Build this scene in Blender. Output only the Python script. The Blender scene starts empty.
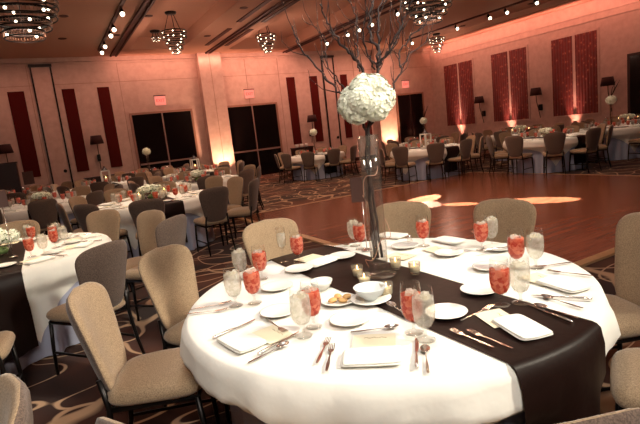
import bpy, bmesh, math, random
from mathutils import Vector, Matrix, noise
random.seed(7)
PI = math.pi
S = bpy.context.scene
C = S.collection
rad = math.radians
def V(*a): return Vector(a)

# ------------------------------------------------------------------ camera
EYE = V(0, 0, 1.51); F = 488.0
_p, _r, _y = rad(9.4), rad(6.5), rad(28.5)
fwd = V(math.sin(_y)*math.cos(_p), math.cos(_y)*math.cos(_p), -math.sin(_p))
rt0 = V(math.cos(_y), -math.sin(_y), 0); up0 = rt0.cross(fwd)
CX = math.cos(_r)*rt0 - math.sin(_r)*up0
CU = math.sin(_r)*rt0 + math.cos(_r)*up0
cam = bpy.data.objects.new('camera', bpy.data.cameras.new('camera')); C.objects.link(cam)
cam.matrix_world = Matrix(((CX.x, CU.x, -fwd.x, 0), (CX.y, CU.y, -fwd.y, 0), (CX.z, CU.z, -fwd.z, EYE.z), (0, 0, 0, 1)))
cam.data.sensor_width = 36; cam.data.lens = F/640*36; cam.data.clip_end = 100
cam.data.clip_start = .02
S.camera = cam
def ray(x, y): return fwd*F + CX*(x-320) - CU*(y-212)
def at(x, y, z=.7625):                       # point on the horizontal plane z seen at (x, y)
    d = ray(x, y); return EYE + d*((z-EYE.z)/d.z)
def deep(x, y, dep): return EYE + ray(x, y)*(dep/F)
def to_px(P):
    d = Vector(P)-EYE; k = d.dot(fwd)
    if k < .05: return (-9999, -9999)
    return (320+F*d.dot(CX)/k, 212-F*d.dot(CU)/k)
def in_view(P, m=25):
    x, y = to_px(P); return -m < x < 640+m and -m < y < 424+m

# ------------------------------------------------------------------ materials
def mat(name, col, rough=.6, metal=0, trans=0, emit=None, es=0, spec=.5, sheen=0, coat=0, bump=None, alpha=1):
    m = bpy.data.materials.new(name); m.use_nodes = True
    nt = m.node_tree; b = nt.nodes['Principled BSDF']
    b.inputs['Base Color'].default_value = (*col, 1); b.inputs['Roughness'].default_value = rough
    b.inputs['Metallic'].default_value = metal; b.inputs['Transmission Weight'].default_value = trans
    b.inputs['Specular IOR Level'].default_value = spec; b.inputs['Sheen Weight'].default_value = sheen
    b.inputs['Coat Weight'].default_value = coat
    if emit: b.inputs['Emission Color'].default_value = (*emit, 1); b.inputs['Emission Strength'].default_value = es
    if bump:
        sc, st = bump[:2]
        n = nt.nodes.new('ShaderNodeTexNoise'); n.inputs['Scale'].default_value = sc; n.inputs['Detail'].default_value = 3
        tc = nt.nodes.new('ShaderNodeTexCoord'); nt.links.new(tc.outputs['Object'], n.inputs['Vector'])
        bu = nt.nodes.new('ShaderNodeBump'); bu.inputs['Strength'].default_value = st; bu.inputs['Distance'].default_value = bump[2] if len(bump) > 2 else .004
        nt.links.new(n.outputs['Fac'], bu.inputs['Height']); nt.links.new(bu.outputs[0], b.inputs['Normal'])
    return m
def N(nt, t, **k):
    n = nt.nodes.new(t)
    for a, b in k.items():
        if hasattr(n, a): setattr(n, a, b)
    return n
def ramp(nt, src, stops):
    r = nt.nodes.new('ShaderNodeValToRGB'); nt.links.new(src, r.inputs[0])
    e = r.color_ramp.elements
    while len(e) < len(stops): e.new(.5)
    for k, (p, c) in enumerate(stops): e[k].position = p; e[k].color = (*c, 1)
    return r.outputs[0]
def fabric(name, c1, c2):
    m = mat(name, c1, .9, sheen=.25, spec=.2); nt = m.node_tree; b = nt.nodes['Principled BSDF']
    tc = N(nt, 'ShaderNodeTexCoord')
    n = N(nt, 'ShaderNodeTexNoise'); n.inputs['Scale'].default_value = 190; n.inputs['Detail'].default_value = 3
    nt.links.new(tc.outputs['Object'], n.inputs['Vector'])
    nt.links.new(ramp(nt, n.outputs['Fac'], [(.35, c2), (.62, c1)]), b.inputs['Base Color'])
    bu = N(nt, 'ShaderNodeBump'); bu.inputs['Strength'].default_value = .35; bu.inputs['Distance'].default_value = .002
    nt.links.new(n.outputs['Fac'], bu.inputs['Height']); nt.links.new(bu.outputs[0], b.inputs['Normal'])
    return m
def thin_glass(name, tint=(1, 1, 1), glo=.06, milk=0.0):
    m = bpy.data.materials.new(name); m.use_nodes = True; nt = m.node_tree; nt.nodes.clear()
    out = N(nt, 'ShaderNodeOutputMaterial'); tr = N(nt, 'ShaderNodeBsdfTransparent'); tr.inputs[0].default_value = (*tint, 1)
    gl = N(nt, 'ShaderNodeBsdfGlossy'); gl.inputs['Roughness'].default_value = .04
    lw = N(nt, 'ShaderNodeLayerWeight'); lw.inputs[0].default_value = .35
    pw = N(nt, 'ShaderNodeMath', operation='POWER'); nt.links.new(lw.outputs['Facing'], pw.inputs[0]); pw.inputs[1].default_value = 2.2
    mm = N(nt, 'ShaderNodeMapRange'); nt.links.new(pw.outputs[0], mm.inputs[0])
    mm.inputs[3].default_value = glo; mm.inputs[4].default_value = .75
    mx = N(nt, 'ShaderNodeMixShader'); nt.links.new(mm.outputs[0], mx.inputs[0]); nt.links.new(tr.outputs[0], mx.inputs[1]); nt.links.new(gl.outputs[0], mx.inputs[2])
    last = mx
    if milk:
        df = N(nt, 'ShaderNodeBsdfDiffuse'); df.inputs[0].default_value = (.9, .88, .82, 1)
        m2 = N(nt, 'ShaderNodeMixShader'); m2.inputs[0].default_value = milk
        nt.links.new(mx.outputs[0], m2.inputs[1]); nt.links.new(df.outputs[0], m2.inputs[2]); last = m2
    nt.links.new(last.outputs[0], out.inputs[0]); return m
def drink(name, c1, c2, op):
    m = bpy.data.materials.new(name); m.use_nodes = True; nt = m.node_tree; nt.nodes.clear()
    out = N(nt, 'ShaderNodeOutputMaterial'); tr = N(nt, 'ShaderNodeBsdfTransparent'); tr.inputs[0].default_value = (*c2, 1)
    df = N(nt, 'ShaderNodeBsdfDiffuse'); tl = N(nt, 'ShaderNodeBsdfTranslucent')
    tc = N(nt, 'ShaderNodeTexCoord'); vo = N(nt, 'ShaderNodeTexVoronoi'); vo.inputs['Scale'].default_value = 70
    nt.links.new(tc.outputs['Object'], vo.inputs['Vector'])
    c = ramp(nt, vo.outputs['Color'], [(.25, c1), (.8, c2)])
    nt.links.new(c, df.inputs[0]); nt.links.new(c, tl.inputs[0])
    a = N(nt, 'ShaderNodeMixShader'); a.inputs[0].default_value = .5; nt.links.new(df.outputs[0], a.inputs[1]); nt.links.new(tl.outputs[0], a.inputs[2])
    b = N(nt, 'ShaderNodeMixShader'); b.inputs[0].default_value = op; nt.links.new(tr.outputs[0], b.inputs[1]); nt.links.new(a.outputs[0], b.inputs[2])
    nt.links.new(b.outputs[0], out.inputs[0]); return m

M = {}
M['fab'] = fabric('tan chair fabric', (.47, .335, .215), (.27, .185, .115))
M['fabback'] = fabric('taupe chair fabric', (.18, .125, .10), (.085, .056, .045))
M['black'] = mat('black metal', (.012, .01, .01), .35, .6)
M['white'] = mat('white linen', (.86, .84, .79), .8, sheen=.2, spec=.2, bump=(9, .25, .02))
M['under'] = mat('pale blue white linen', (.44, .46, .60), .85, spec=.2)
M['napkin'] = mat('napkin linen', (.88, .86, .8), .85, spec=.2, bump=(140, .2))
M['menu'] = mat('cream card', (.82, .74, .55), .7)
M['print'] = mat('gold ink', (.45, .34, .16), .6)
M['satin'] = mat('dark brown satin', (.011, .004, .003), .48, spec=.22, bump=(14, .2, .01))
M['china'] = mat('white china', (.86, .85, .8), .18, spec=.5)
M['silver'] = mat('silver', (.78, .72, .68), .26, 1)
M['glass'] = thin_glass('clear glass', (.96, .96, .95), .05)
M['vglass'] = thin_glass('vase glass', (.96, .94, .92), .07, .012)
M['tea'] = drink('pink red iced drink', (.64, .10, .065), (.90, .36, .23), .86)
M['water'] = drink('iced water', (.80, .77, .70), (1, .99, .95), .34)
M['tea_far'] = mat('pink red drink', (.62, .12, .08), .3)
M['water_far'] = mat('pale iced water', (.6, .52, .45), .2, trans=.3)
M['petal'] = mat('cream petals', (.93, .93, .78), .8, spec=.2, sheen=.3)
M['leaf'] = mat('green leaf', (.12, .2, .05), .6)
M['bark'] = mat('dark bark', (.022, .007, .006), .7, bump=(60, .4))
M['bud'] = mat('pale buds', (.50, .26, .18), .7)
M['wax'] = mat('candle wax', (.85, .78, .6), .5)
M['flame'] = mat('candle flame', (1, .7, .3), .5, emit=(1, .62, .22), es=14)
M['bulb'] = mat('lit bulb', (1, .9, .7), .5, emit=(1, .83, .6), es=9)
M['bread'] = mat('baked biscuit', (.62, .36, .14), .8, bump=(70, .4))
M['redpanel'] = mat('dark red wallcovering', (.075, .007, .005), .8, spec=.1, bump=(30, .3))
M['night'] = mat('dark glass', (.006, .004, .004), .12, spec=.3)
M['doorframe'] = mat('door frame', (.30, .16, .11), .5)
M['rail'] = mat('pale metal rail', (.30, .20, .17), .4, .3)
M['shade'] = mat('dark lamp shade', (.035, .008, .007), .8)
M['darkwood'] = mat('dark wood', (.03, .009, .007), .45)
M['exit'] = mat('exit sign face', (.6, .25, .2), .5, emit=(1, .30, .24), es=.55)
M['exitred'] = mat('exit sign letters', (.6, .05, .05), .5, emit=(.8, .08, .06), es=.6)
M['crystal'] = mat('crystal beads', (.42, .28, .20), .2, spec=.8)
M['slot'] = mat('dark slot', (.075, .018, .013), .7)
M['trim'] = mat('wood edge strip', (.55, .33, .17), .4)
M['card'] = mat('dark brown card', (.05, .015, .01), .6)
M['greyblue'] = mat('pale blue white china', (.72, .76, .78), .25)

def wall_mat():
    m = mat('wall covering', (.60, .43, .33), .75, spec=.2); nt = m.node_tree; b = nt.nodes['Principled BSDF']
    tc = N(nt, 'ShaderNodeTexCoord'); n = N(nt, 'ShaderNodeTexNoise'); n.inputs['Scale'].default_value = 5; n.inputs['Detail'].default_value = 8
    nt.links.new(tc.outputs['Object'], n.inputs['Vector'])
    nt.links.new(ramp(nt, n.outputs['Fac'], [(.3, (.50, .36, .30)), (.7, (.60, .45, .38))]), b.inputs['Base Color']); return m
M['wall'] = wall_mat()
M['groove'] = mat('wall groove', (.34, .22, .16), .8)
M['ceil'] = mat('ceiling plaster', (.56, .34, .25), .85, spec=.1, bump=(3, .1))
def carpet_mat():
    m = mat('patterned carpet', (.05, .02, .01), .95, spec=.1, sheen=.1); nt = m.node_tree; b = nt.nodes['Principled BSDF']
    tc = N(nt, 'ShaderNodeTexCoord'); base = None
    def contour(scale, off, level, w):
        mp = N(nt, 'ShaderNodeMapping'); mp.inputs['Location'].default_value = off; mp.inputs['Scale'].default_value = (scale, scale*1.35, 1)
        nt.links.new(tc.outputs['Object'], mp.inputs['Vector'])
        n = N(nt, 'ShaderNodeTexNoise'); n.inputs['Scale'].default_value = 1; n.inputs['Detail'].default_value = 0.0; n.inputs['Distortion'].default_value = .6
        nt.links.new(mp.outputs[0], n.inputs['Vector'])
        s = N(nt, 'ShaderNodeMath', operation='SUBTRACT'); nt.links.new(n.outputs['Fac'], s.inputs[0]); s.inputs[1].default_value = level
        a = N(nt, 'ShaderNodeMath', operation='ABSOLUTE'); nt.links.new(s.outputs[0], a.inputs[0])
        l = N(nt, 'ShaderNodeMapRange'); nt.links.new(a.outputs[0], l.inputs[0]); l.inputs[1].default_value = w; l.inputs[2].default_value = w*.45
        l.inputs[3].default_value = 0; l.inputs[4].default_value = 1
        return l.outputs[0]
    fs = [contour(1.1, (0, 0, 0), .5, .016), contour(1.25, (7, 3, 0), .46, .014), contour(.95, (3, 9, 0), .55, .014)]
    cur = fs[0]
    for f in fs[1:]:
        x = N(nt, 'ShaderNodeMath', operation='MAXIMUM'); nt.links.new(cur, x.inputs[0]); nt.links.new(f, x.inputs[1]); cur = x.outputs[0]
    n2 = N(nt, 'ShaderNodeTexNoise'); n2.inputs['Scale'].default_value = .8; nt.links.new(tc.outputs['Object'], n2.inputs['Vector'])
    bg = ramp(nt, n2.outputs['Fac'], [(.42, (.022, .007, .005)), (.52, (.055, .015, .008)), (.64, (.14, .045, .018))])
    mx = N(nt, 'ShaderNodeMix', data_type='RGBA'); nt.links.new(cur, mx.inputs[0]); nt.links.new(bg, mx.inputs[6]); mx.inputs[7].default_value = (.50, .33, .21, 1)
    nt.links.new(mx.outputs[2], b.inputs['Base Color']); return m
M['carpet'] = carpet_mat()
def wood_mat():
    m = mat('dance floor wood', (.3, .1, .05), .22, spec=.35); nt = m.node_tree; b = nt.nodes['Principled BSDF']
    tc = N(nt, 'ShaderNodeTexCoord'); br = N(nt, 'ShaderNodeTexBrick'); br.offset = .37
    br.inputs['Scale'].default_value = 1; br.inputs['Brick Width'].default_value = .9; br.inputs['Row Height'].default_value = .075; br.inputs['Mortar Size'].default_value = .0015
    br.inputs['Color1'].default_value = (.20, .070, .040, 1); br.inputs['Color2'].default_value = (.28, .105, .058, 1); br.inputs['Mortar'].default_value = (.08, .02, .01, 1)
    nt.links.new(tc.outputs['Object'], br.inputs['Vector'])
    n = N(nt, 'ShaderNodeTexNoise'); n.inputs['Scale'].default_value = 3; n.inputs['Detail'].default_value = 5
    mp = N(nt, 'ShaderNodeMapping'); mp.inputs['Scale'].default_value = (1, 12, 1); nt.links.new(tc.outputs['Object'], mp.inputs[0]); nt.links.new(mp.outputs[0], n.inputs['Vector'])
    mx = N(nt, 'ShaderNodeMix', data_type='RGBA', blend_type='MULTIPLY'); mx.inputs[0].default_value = 1
    nt.links.new(br.outputs['Color'], mx.inputs[6]); nt.links.new(ramp(nt, n.outputs['Fac'], [(.3, (.7, .7, .7)), (.7, (1.1, 1.05, 1))]), mx.inputs[7])
    nt.links.new(mx.outputs[2], b.inputs['Base Color']); return m
M['wood'] = wood_mat()
def damask_mat():
    m = mat('red damask', (.3, .02, .01), .6, sheen=.3); nt = m.node_tree; b = nt.nodes['Principled BSDF']
    tc = N(nt, 'ShaderNodeTexCoord'); v = N(nt, 'ShaderNodeTexVoronoi'); v.inputs['Scale'].default_value = 8
    mp = N(nt, 'ShaderNodeMapping'); mp.inputs['Scale'].default_value = (1, 1, .75); nt.links.new(tc.outputs['Object'], mp.inputs[0]); nt.links.new(mp.outputs[0], v.inputs['Vector'])
    n = N(nt, 'ShaderNodeTexNoise'); n.inputs['Scale'].default_value = 18; nt.links.new(tc.outputs['Object'], n.inputs['Vector'])
    a = N(nt, 'ShaderNodeMath', operation='MULTIPLY_ADD'); nt.links.new(n.outputs['Fac'], a.inputs[0]); a.inputs[1].default_value = .35; nt.links.new(v.outputs['Distance'], a.inputs[2])
    nt.links.new(ramp(nt, a.outputs[0], [(.28, (.36, .10, .05)), (.45, (.17, .010, .006)), (1, (.12, .008, .005))]), b.inputs['Base Color']); return m
M['damask'] = damask_mat()

# ------------------------------------------------------------------ mesh helpers
def ring_faces(bm, a, b, mi=0, smooth=True):
    n = len(a)
    for i in range(n):
        f = bm.faces.new((a[i], a[(i+1) % n], b[(i+1) % n], b[i])); f.material_index = mi; f.smooth = smooth
def lathe(bm, prof, n=24, c=(0, 0, 0), mi=0, sx=1, sy=1):
    rings = []
    for r, z in prof:
        if r < 1e-5: rings.append([bm.verts.new((c[0], c[1], c[2]+z))])
        else: rings.append([bm.verts.new((c[0]+r*sx*math.cos(2*PI*i/n), c[1]+r*sy*math.sin(2*PI*i/n), c[2]+z)) for i in range(n)])
    for a, b in zip(rings, rings[1:]):
        if len(a) == 1 and len(b) == 1: continue
        if len(a) == 1 or len(b) == 1:
            p = a[0] if len(a) == 1 else b[0]; q = b if len(a) == 1 else a
            for i in range(n):
                f = bm.faces.new((p, q[i], q[(i+1) % n])); f.material_index = mi; f.smooth = True
        else: ring_faces(bm, a, b, mi)
def tube(bm, pts, rr, n=8, mi=0, cap=True):
    pts = [Vector(p) for p in pts]
    if not isinstance(rr, (list, tuple)): rr = [rr]*len(pts)
    rings = []; prev = None
    for i, p in enumerate(pts):
        t = (pts[min(i+1, len(pts)-1)]-pts[max(i-1, 0)]).normalized()
        if prev is None: u = t.cross(V(0, 0, 1)) if abs(t.z) < .9 else t.cross(V(1, 0, 0))
        else: u = prev - t*prev.dot(t)
        u.normalize(); prev = u; w = t.cross(u)
        rings.append([bm.verts.new(p+(u*math.cos(2*PI*k/n)+w*math.sin(2*PI*k/n))*rr[i]) for k in range(n)])
    for a, b in zip(rings, rings[1:]): ring_faces(bm, a, b, mi)
    if cap:
        for r_ in (rings[0], rings[-1]):
            try: f = bm.faces.new(r_); f.material_index = mi
            except ValueError: pass
def box(bm, x0, x1, y0, y1, z0, z1, mi=0, bev=0):
    vs = [bm.verts.new((x, y, z)) for x in (x0, x1) for y in (y0, y1) for z in (z0, z1)]
    fs = []
    for q in ((0, 1, 3, 2), (4, 6, 7, 5), (0, 4, 5, 1), (2, 3, 7, 6), (0, 2, 6, 4), (1, 5, 7, 3)):
        f = bm.faces.new([vs[k] for k in q]); f.material_index = mi; fs.append(f)
    if bev:
        es = list({e for f in fs for e in f.edges})
        bmesh.ops.bevel(bm, geom=es, offset=bev, segments=2, affect='EDGES', profile=.5)
def sphere(bm, c, r, u=10, v=6, mi=0, s=(1, 1, 1)):
    pr = [(max(0, r*math.sin(PI*k/v)) if 0 < k < v else 0, -r*math.cos(PI*k/v)*s[2]) for k in range(v+1)]
    lathe(bm, pr, u, c, mi, s[0], s[1])
def pillow(bm, outline, depth_f, warp, scales=(1, .97, .88, .7, .45, .2), mi=0, mback=None):
    """outline: (u, v) pairs; warp(u, v, d) -> xyz ; depth_f(s) -> half thickness"""
    n = len(outline)
    R0 = [bm.verts.new(warp(u, v, 0)) for u, v in outline]
    for sg in (1, -1):
        prev = R0
        if sg < 0 and mback is not None: mi = mback
        for s in scales[1:]:
            cur = [bm.verts.new(warp(u*s, v*s, sg*depth_f(s))) for u, v in outline]
            ring_faces(bm, prev, cur, mi); prev = cur
        c = bm.verts.new(warp(0, 0, sg*depth_f(0)))
        for i in range(n):
            f = bm.faces.new((prev[i], prev[(i+1) % n], c)); f.smooth = True; f.material_index = mi
def supere(n, e):
    o = []
    for i in range(n):
        a = 2*PI*i/n; c, s = math.cos(a), math.sin(a)
        o.append((math.copysign(abs(c)**(2/e), c), math.copysign(abs(s)**(2/e), s)))
    return o
def strip(bm, pts2, z0, z1, mi=0, zf=None):
    """closed 2-D outline extruded from z0 to z1 (zf adds a height per point)"""
    zf = zf or (lambda x, y: 0)
    a = [bm.verts.new((x, y, z0+zf(x, y))) for x, y in pts2]; b = [bm.verts.new((x, y, z1+zf(x, y))) for x, y in pts2]
    n = len(a)
    for i in range(n):
        f = bm.faces.new((a[i], a[(i+1) % n], b[(i+1) % n], b[i])); f.material_index = mi
    f = bm.faces.new(b); f.material_index = mi
    f = bm.faces.new(a[::-1]); f.material_index = mi
def NB(): return bmesh.new()
def obj(name, bm, ms, parent=None, recalc=True, loc=None, rz=0):
    if recalc: bmesh.ops.recalc_face_normals(bm, faces=bm.faces[:])
    me = bpy.data.meshes.new(name); bm.to_mesh(me); bm.free()
    for m in (ms if isinstance(ms, (list, tuple)) else [ms]): me.materials.append(m)
    o = bpy.data.objects.new(name, me); C.objects.link(o)
    if parent: o.parent = parent
    if loc is not None: o.location = loc
    o.rotation_euler.z = rz
    return o
def tag(o, label, cat, group=None, kind=None):
    if label: o['label'] = label
    if cat: o['category'] = cat
    if group: o['group'] = group
    if kind: o['kind'] = kind
    return o
def thing(name, label, cat, loc=(0, 0, 0), rz=0, group=None):
    o = bpy.data.objects.new(name, None); o.empty_display_size = .05; C.objects.link(o); o.location = loc; o.rotation_euler = (0, 0, rz)
    return tag(o, label, cat, group)
def struct(name, bm, m, parent=None):
    o = obj(name, bm, m, parent)
    if not parent: o['kind'] = 'structure'
    return o
kids = {}
def dup(root, loc, rz, label, group=None):
    r = root.copy(); C.objects.link(r); r.location = loc; r.rotation_euler = (0, 0, rz)
    r['label'] = label
    if group: r['group'] = group
    elif 'group' in r: del r['group']
    if root.name not in kids: kids[root.name] = [(ch, list(ch.children)) for ch in root.children]
    for ch, gs in kids[root.name]:
        k = ch.copy(); C.objects.link(k); k.parent = r
        for g in gs:
            d = g.copy(); C.objects.link(d); d.parent = k
    return r
class Proto:
    """makes a thing; the first placement moves the prototype itself, later ones copy it"""
    def __init__(s, o): s.o = o; s.used = False
    def place(s, loc, rz, label, group=None):
        if not s.used:
            s.used = True; s.o.location = loc; s.o.rotation_euler = (0, 0, rz); s.o['label'] = label
            if group: s.o['group'] = group
            return s.o
        return dup(s.o, loc, rz, label, group)

# ------------------------------------------------------------------ room shell
XL, XR, YN, YB, ZC = -7.0, 17.0, -4.0, 18.5, 4.8
bm = NB(); box(bm, XL-.2, XR+.2, YN-.2, YB+.2, -.12, 0); struct('floor', bm, M['carpet'])
bm = NB(); box(bm, 3.15, 9.5, 2.78, 9.1, 0, .022); o = struct('dance_floor', bm, M['wood'])
bm = NB()
for a in ((3.05, 9.6, 2.68, 2.78), (3.05, 9.6, 9.1, 9.16), (3.05, 3.15, 2.78, 9.1), (9.5, 9.56, 2.78, 9.1)): box(bm, *a, 0, .024)
struct('trim_1', bm, M['trim'])
# ceiling with two recessed coffers
coff = [(3.05, 4.75, 8.5, 17.3), (6.55, 8.95, 10.9, 17.6)]
bm = NB()
xs = sorted({XL-.2, XR+.2, *[c[0] for c in coff], *[c[1] for c in coff]}); ys = sorted({YN-.2, YB+.2, *[c[2] for c in coff], *[c[3] for c in coff]})
for i in range(len(xs)-1):
    for j in range(len(ys)-1):
        mx_, my_ = (xs[i]+xs[i+1])/2, (ys[j]+ys[j+1])/2
        if any(c[0] < mx_ < c[1] and c[2] < my_ < c[3] for c in coff): box(bm, xs[i], xs[i+1], ys[j], ys[j+1], ZC+.38, ZC+.5)
        else: box(bm, xs[i], xs[i+1], ys[j], ys[j+1], ZC, ZC+.5)
struct('ceiling', bm, M['ceil'])
bm = NB(); box(bm, XL, XR, YB, YB+.2, 0, ZC); struct('wall_back', bm, M['wall'])
bm = NB(); box(bm, XR, XR+.2, YN, YB, 0, ZC); struct('wall_right', bm, M['wall'])
bm = NB(); box(bm, XL-.2, XL, YN, YB, 0, ZC); struct('wall_left', bm, M['wall'])
bm = NB(); box(bm, XL, XR, YN-.2, YN, 0, ZC); struct('wall_front', bm, M['wall'])
# mouldings and grooves
bm = NB(); box(bm, XL, XR, YB-.10, YB, 4.66, 4.80); box(bm, XL, XR, YB-.05, YB, 4.58, 4.62); struct('trim_2', bm, M['wall'])
bm = NB()
for z in (4.14, 4.36): box(bm, XR-.025, XR, 2, YB, z, z+.03)
struct('trim_3', bm, M['wall'])
bm = NB()
for z in (3.95,): box(bm, XL, XR, YB-.012, YB, z, z+.012)
for x in (-1.6, .02, 2.75, 7.45, 8.85, 12.5): box(bm, x, x+.012, YB-.012, YB, 0, 4.58)
struct('trim_4', bm, M['groove'])
bm = NB(); box(bm, XL, XR, YB-.02, YB, 0, .15); struct('baseboard_back', bm, M['darkwood'])
bm = NB(); box(bm, XR-.02, XR, YN, YB, 0, .15); struct('baseboard_right', bm, M['darkwood'])
# soffit edge that hides the cove light along the right wall
bm = NB(); box(bm, 15.15, 15.35, YN, YB, 4.62, ZC); struct('trim_5', bm, M['ceil'])
# columns
bm = NB(); box(bm, 5.52, 6.38, YB-.38, YB, 0, ZC); struct('column', bm, M['wall'])
bm = NB(); box(bm, 13.5, 14.45, YB-.3, YB, 0, ZC); struct('column', bm, M['wall'])
# panel grooves seen on the column
bm = NB(); box(bm, 5.94, 5.955, YB-.388, YB-.38, 0, ZC); struct('trim_6', bm, M['groove'])
# doors
def dbl_door(i, x0, x1, h, rail=True):
    r = bpy.data.objects.new('door_%d' % i, None); C.objects.link(r); r.location = (x0, YB, 0); r['kind'] = 'structure'
    w = x1-x0
    b = NB(); t = .07
    box(b, -t, 0, -.07, 0, 0, h+t); box(b, w, w+t, -.07, 0, 0, h+t); box(b, 0, w, -.07, 0, h, h+t); obj('door_frame', b, M['doorframe'], r)
    for k in (0, 1):
        b = NB(); a0 = k*w/2; box(b, a0+.01, a0+w/2-.01, -.05, -.005, 0, h); d = obj('door_leaf', b, M['night'], r)
        if rail:
            b = NB(); box(b, a0+.03, a0+w/2-.03, -.09, -.05, 1.00, 1.06); obj('push_rail', b, M['rail'], d)
    b = NB(); box(b, w/2-.025, w/2+.025, -.062, -.05, 0, h); obj('meeting_stile', b, M['rail'] if rail else M['darkwood'], r)
dbl_door(1, 2.95, 5.05, 2.78); dbl_door(2, 6.47, 8.54, 2.78); dbl_door(3, 14.78, 16.3, 2.72, False)
r = bpy.data.objects.new('door_4', None); C.objects.link(r); r['kind'] = 'structure'; r.location = (XR, 7.2, 0)
b = NB(); box(b, -.05, 0, 0, 2.0, 0, 2.75); obj('door_leaf', b, M['night'], r)
b = NB(); box(b, -.06, 0, 2.0, 2.08, 0, 2.83); box(b, -.06, 0, -.08, 0, 0, 2.83); box(b, -.06, 0, 0, 2, 2.75, 2.83); obj('door_frame', b, M['darkwood'], r)
def pocket(i, x0, x1, h, knob):
    r = bpy.data.objects.new('door_%d' % i, None); C.objects.link(r); r['kind'] = 'structure'; r.location = (x0, YB, 0)
    w = x1-x0; b = NB()
    box(b, 0, .05, -.06, 0, 0, h); box(b, w-.05, w, -.06, 0, 0, h); box(b, -.02, w+.02, -.10, 0, h-.06, h+.03); obj('door_frame', b, M['black'], r)
    b = NB(); box(b, .05, w-.05, -.03, -.002, 0, h-.06); p = obj('door_leaf', b, M['wall'], r)
    if knob:
        b = NB(); tube(b, [(w*.72, -.03, 1.14), (w*.72, -.075, 1.14)], .055, 14); obj('door_handle', b, M['black'], p)
pocket(5, .12, .74, 4.58, True); pocket(6, 10.9, 11.5, 4.58, True)
# dark red panels between the doors
for x0, x1, lab in ((-.62, -.16, 'dark red tall wall panel farthest left on the back wall'), (.92, 1.3, 'dark red wall panel just right of the black-framed pocket door'),
                    (2.0, 2.38, 'dark red wall panel nearest the left of the left exit doors'), (9.17, 9.55, 'dark red wall panel nearest the right of the middle exit doors'),
                    (10.24, 10.62, 'dark red wall panel beside the black frame behind the branches'), (11.78, 12.12, 'dark red wall panel right of the second black frame, behind the branches'),
                    (12.86, 13.2, 'dark red wall panel beside the pink-lit corner column')):
    b = NB(); box(b, x0, x1, YB-.03, YB-.001, 1.06, 3.8, bev=.004); tag(obj('wall_panel', b, M['redpanel']), lab, 'wall panel', 'dark red wall panels')
# curtain pairs on the right wall
for y0, y1, lab in ((10.28, 11.98, 'nearest'), (13.08, 14.78, 'middle'), (15.86, 17.56, 'farthest')):
    r = thing('curtain', {'nearest': 'tall pair of red damask drapery panels on the right wall, nearest the dark doorway', 'middle': 'pair of red damask drapery panels in the middle of the right wall', 'farthest': 'pair of red damask drapery panels nearest the back corner'}[lab], 'curtain', (XR, (y0+y1)/2, 1.05), 0, 'red drapery panels')
    w = (y1-y0)/2
    for s in (-1, 1):
        b = NB(); n = 28; a, bb = (-w, -.07) if s < 0 else (.07, w)
        for k in range(n):
            for q in (0,):
                u0, u1 = a+(bb-a)*k/n, a+(bb-a)*(k+1)/n
                d0, d1 = .045+.012*math.sin(k*1.6), .045+.012*math.sin((k+1)*1.6)
                vs = [b.verts.new(p) for p in ((-d0, u0, 0), (-d1, u1, 0), (-d1, u1, 2.76), (-d0, u0, 2.76))]
                f = b.faces.new(vs); f.smooth = True
        box(b, -.035, 0, a, bb, 0, 2.76)
        bmesh.ops.remove_doubles(b, verts=b.verts[:], dist=.0005)
        obj('drapery_panel', b, M['damask'], r, recalc=False)
    b = NB(); box(b, -.03, 0, -w-.07, -w, -.07, 2.83); box(b, -.03, 0, w, w+.07, -.07, 2.83); box(b, -.03, 0, -w, w, 2.76, 2.83); box(b, -.05, 0, -w, w, -.07, 0); obj('surround', b, M['wall'], r)
# exit signs
def exit_sign(x, z, lab):
    r = thing('exit_sign', lab, 'exit sign', (x, YB, z), 0, 'exit signs on the back wall')
    b = NB(); box(b, -.19, .19, -.06, 0, -.16, .16, bev=.01); obj('housing', b, M['exit'], r)
    b = NB(); box(b, -.21, .21, -.07, 0, .16, .19); obj('top_rail', b, M['darkwood'], r)
    cu = bpy.data.curves.new('letters', 'FONT'); cu.body = 'EXIT'; cu.size = .15; cu.align_x = 'CENTER'; cu.align_y = 'CENTER'; cu.extrude = .003
    t = bpy.data.objects.new('letters', cu); C.objects.link(t); dg = bpy.context.evaluated_depsgraph_get()
    me = bpy.data.meshes.new_from_object(t.evaluated_get(dg)); bpy.data.objects.remove(t)
    me.materials.clear(); me.materials.append(M['exitred'])
    t = bpy.data.objects.new('letters', me); C.objects.link(t); t.parent = r; t.location = (0, -.064, 0); t.rotation_euler = (PI/2, 0, 0)
exit_sign(4.02, 3.22, 'lit exit sign above the left pair of exit doors'); exit_sign(7.47, 3.24, 'lit exit sign above the middle pair of exit doors, right of the lit column')
exit_sign(15.35, 3.2, 'lit exit sign above the doorway in the far right corner')
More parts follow.
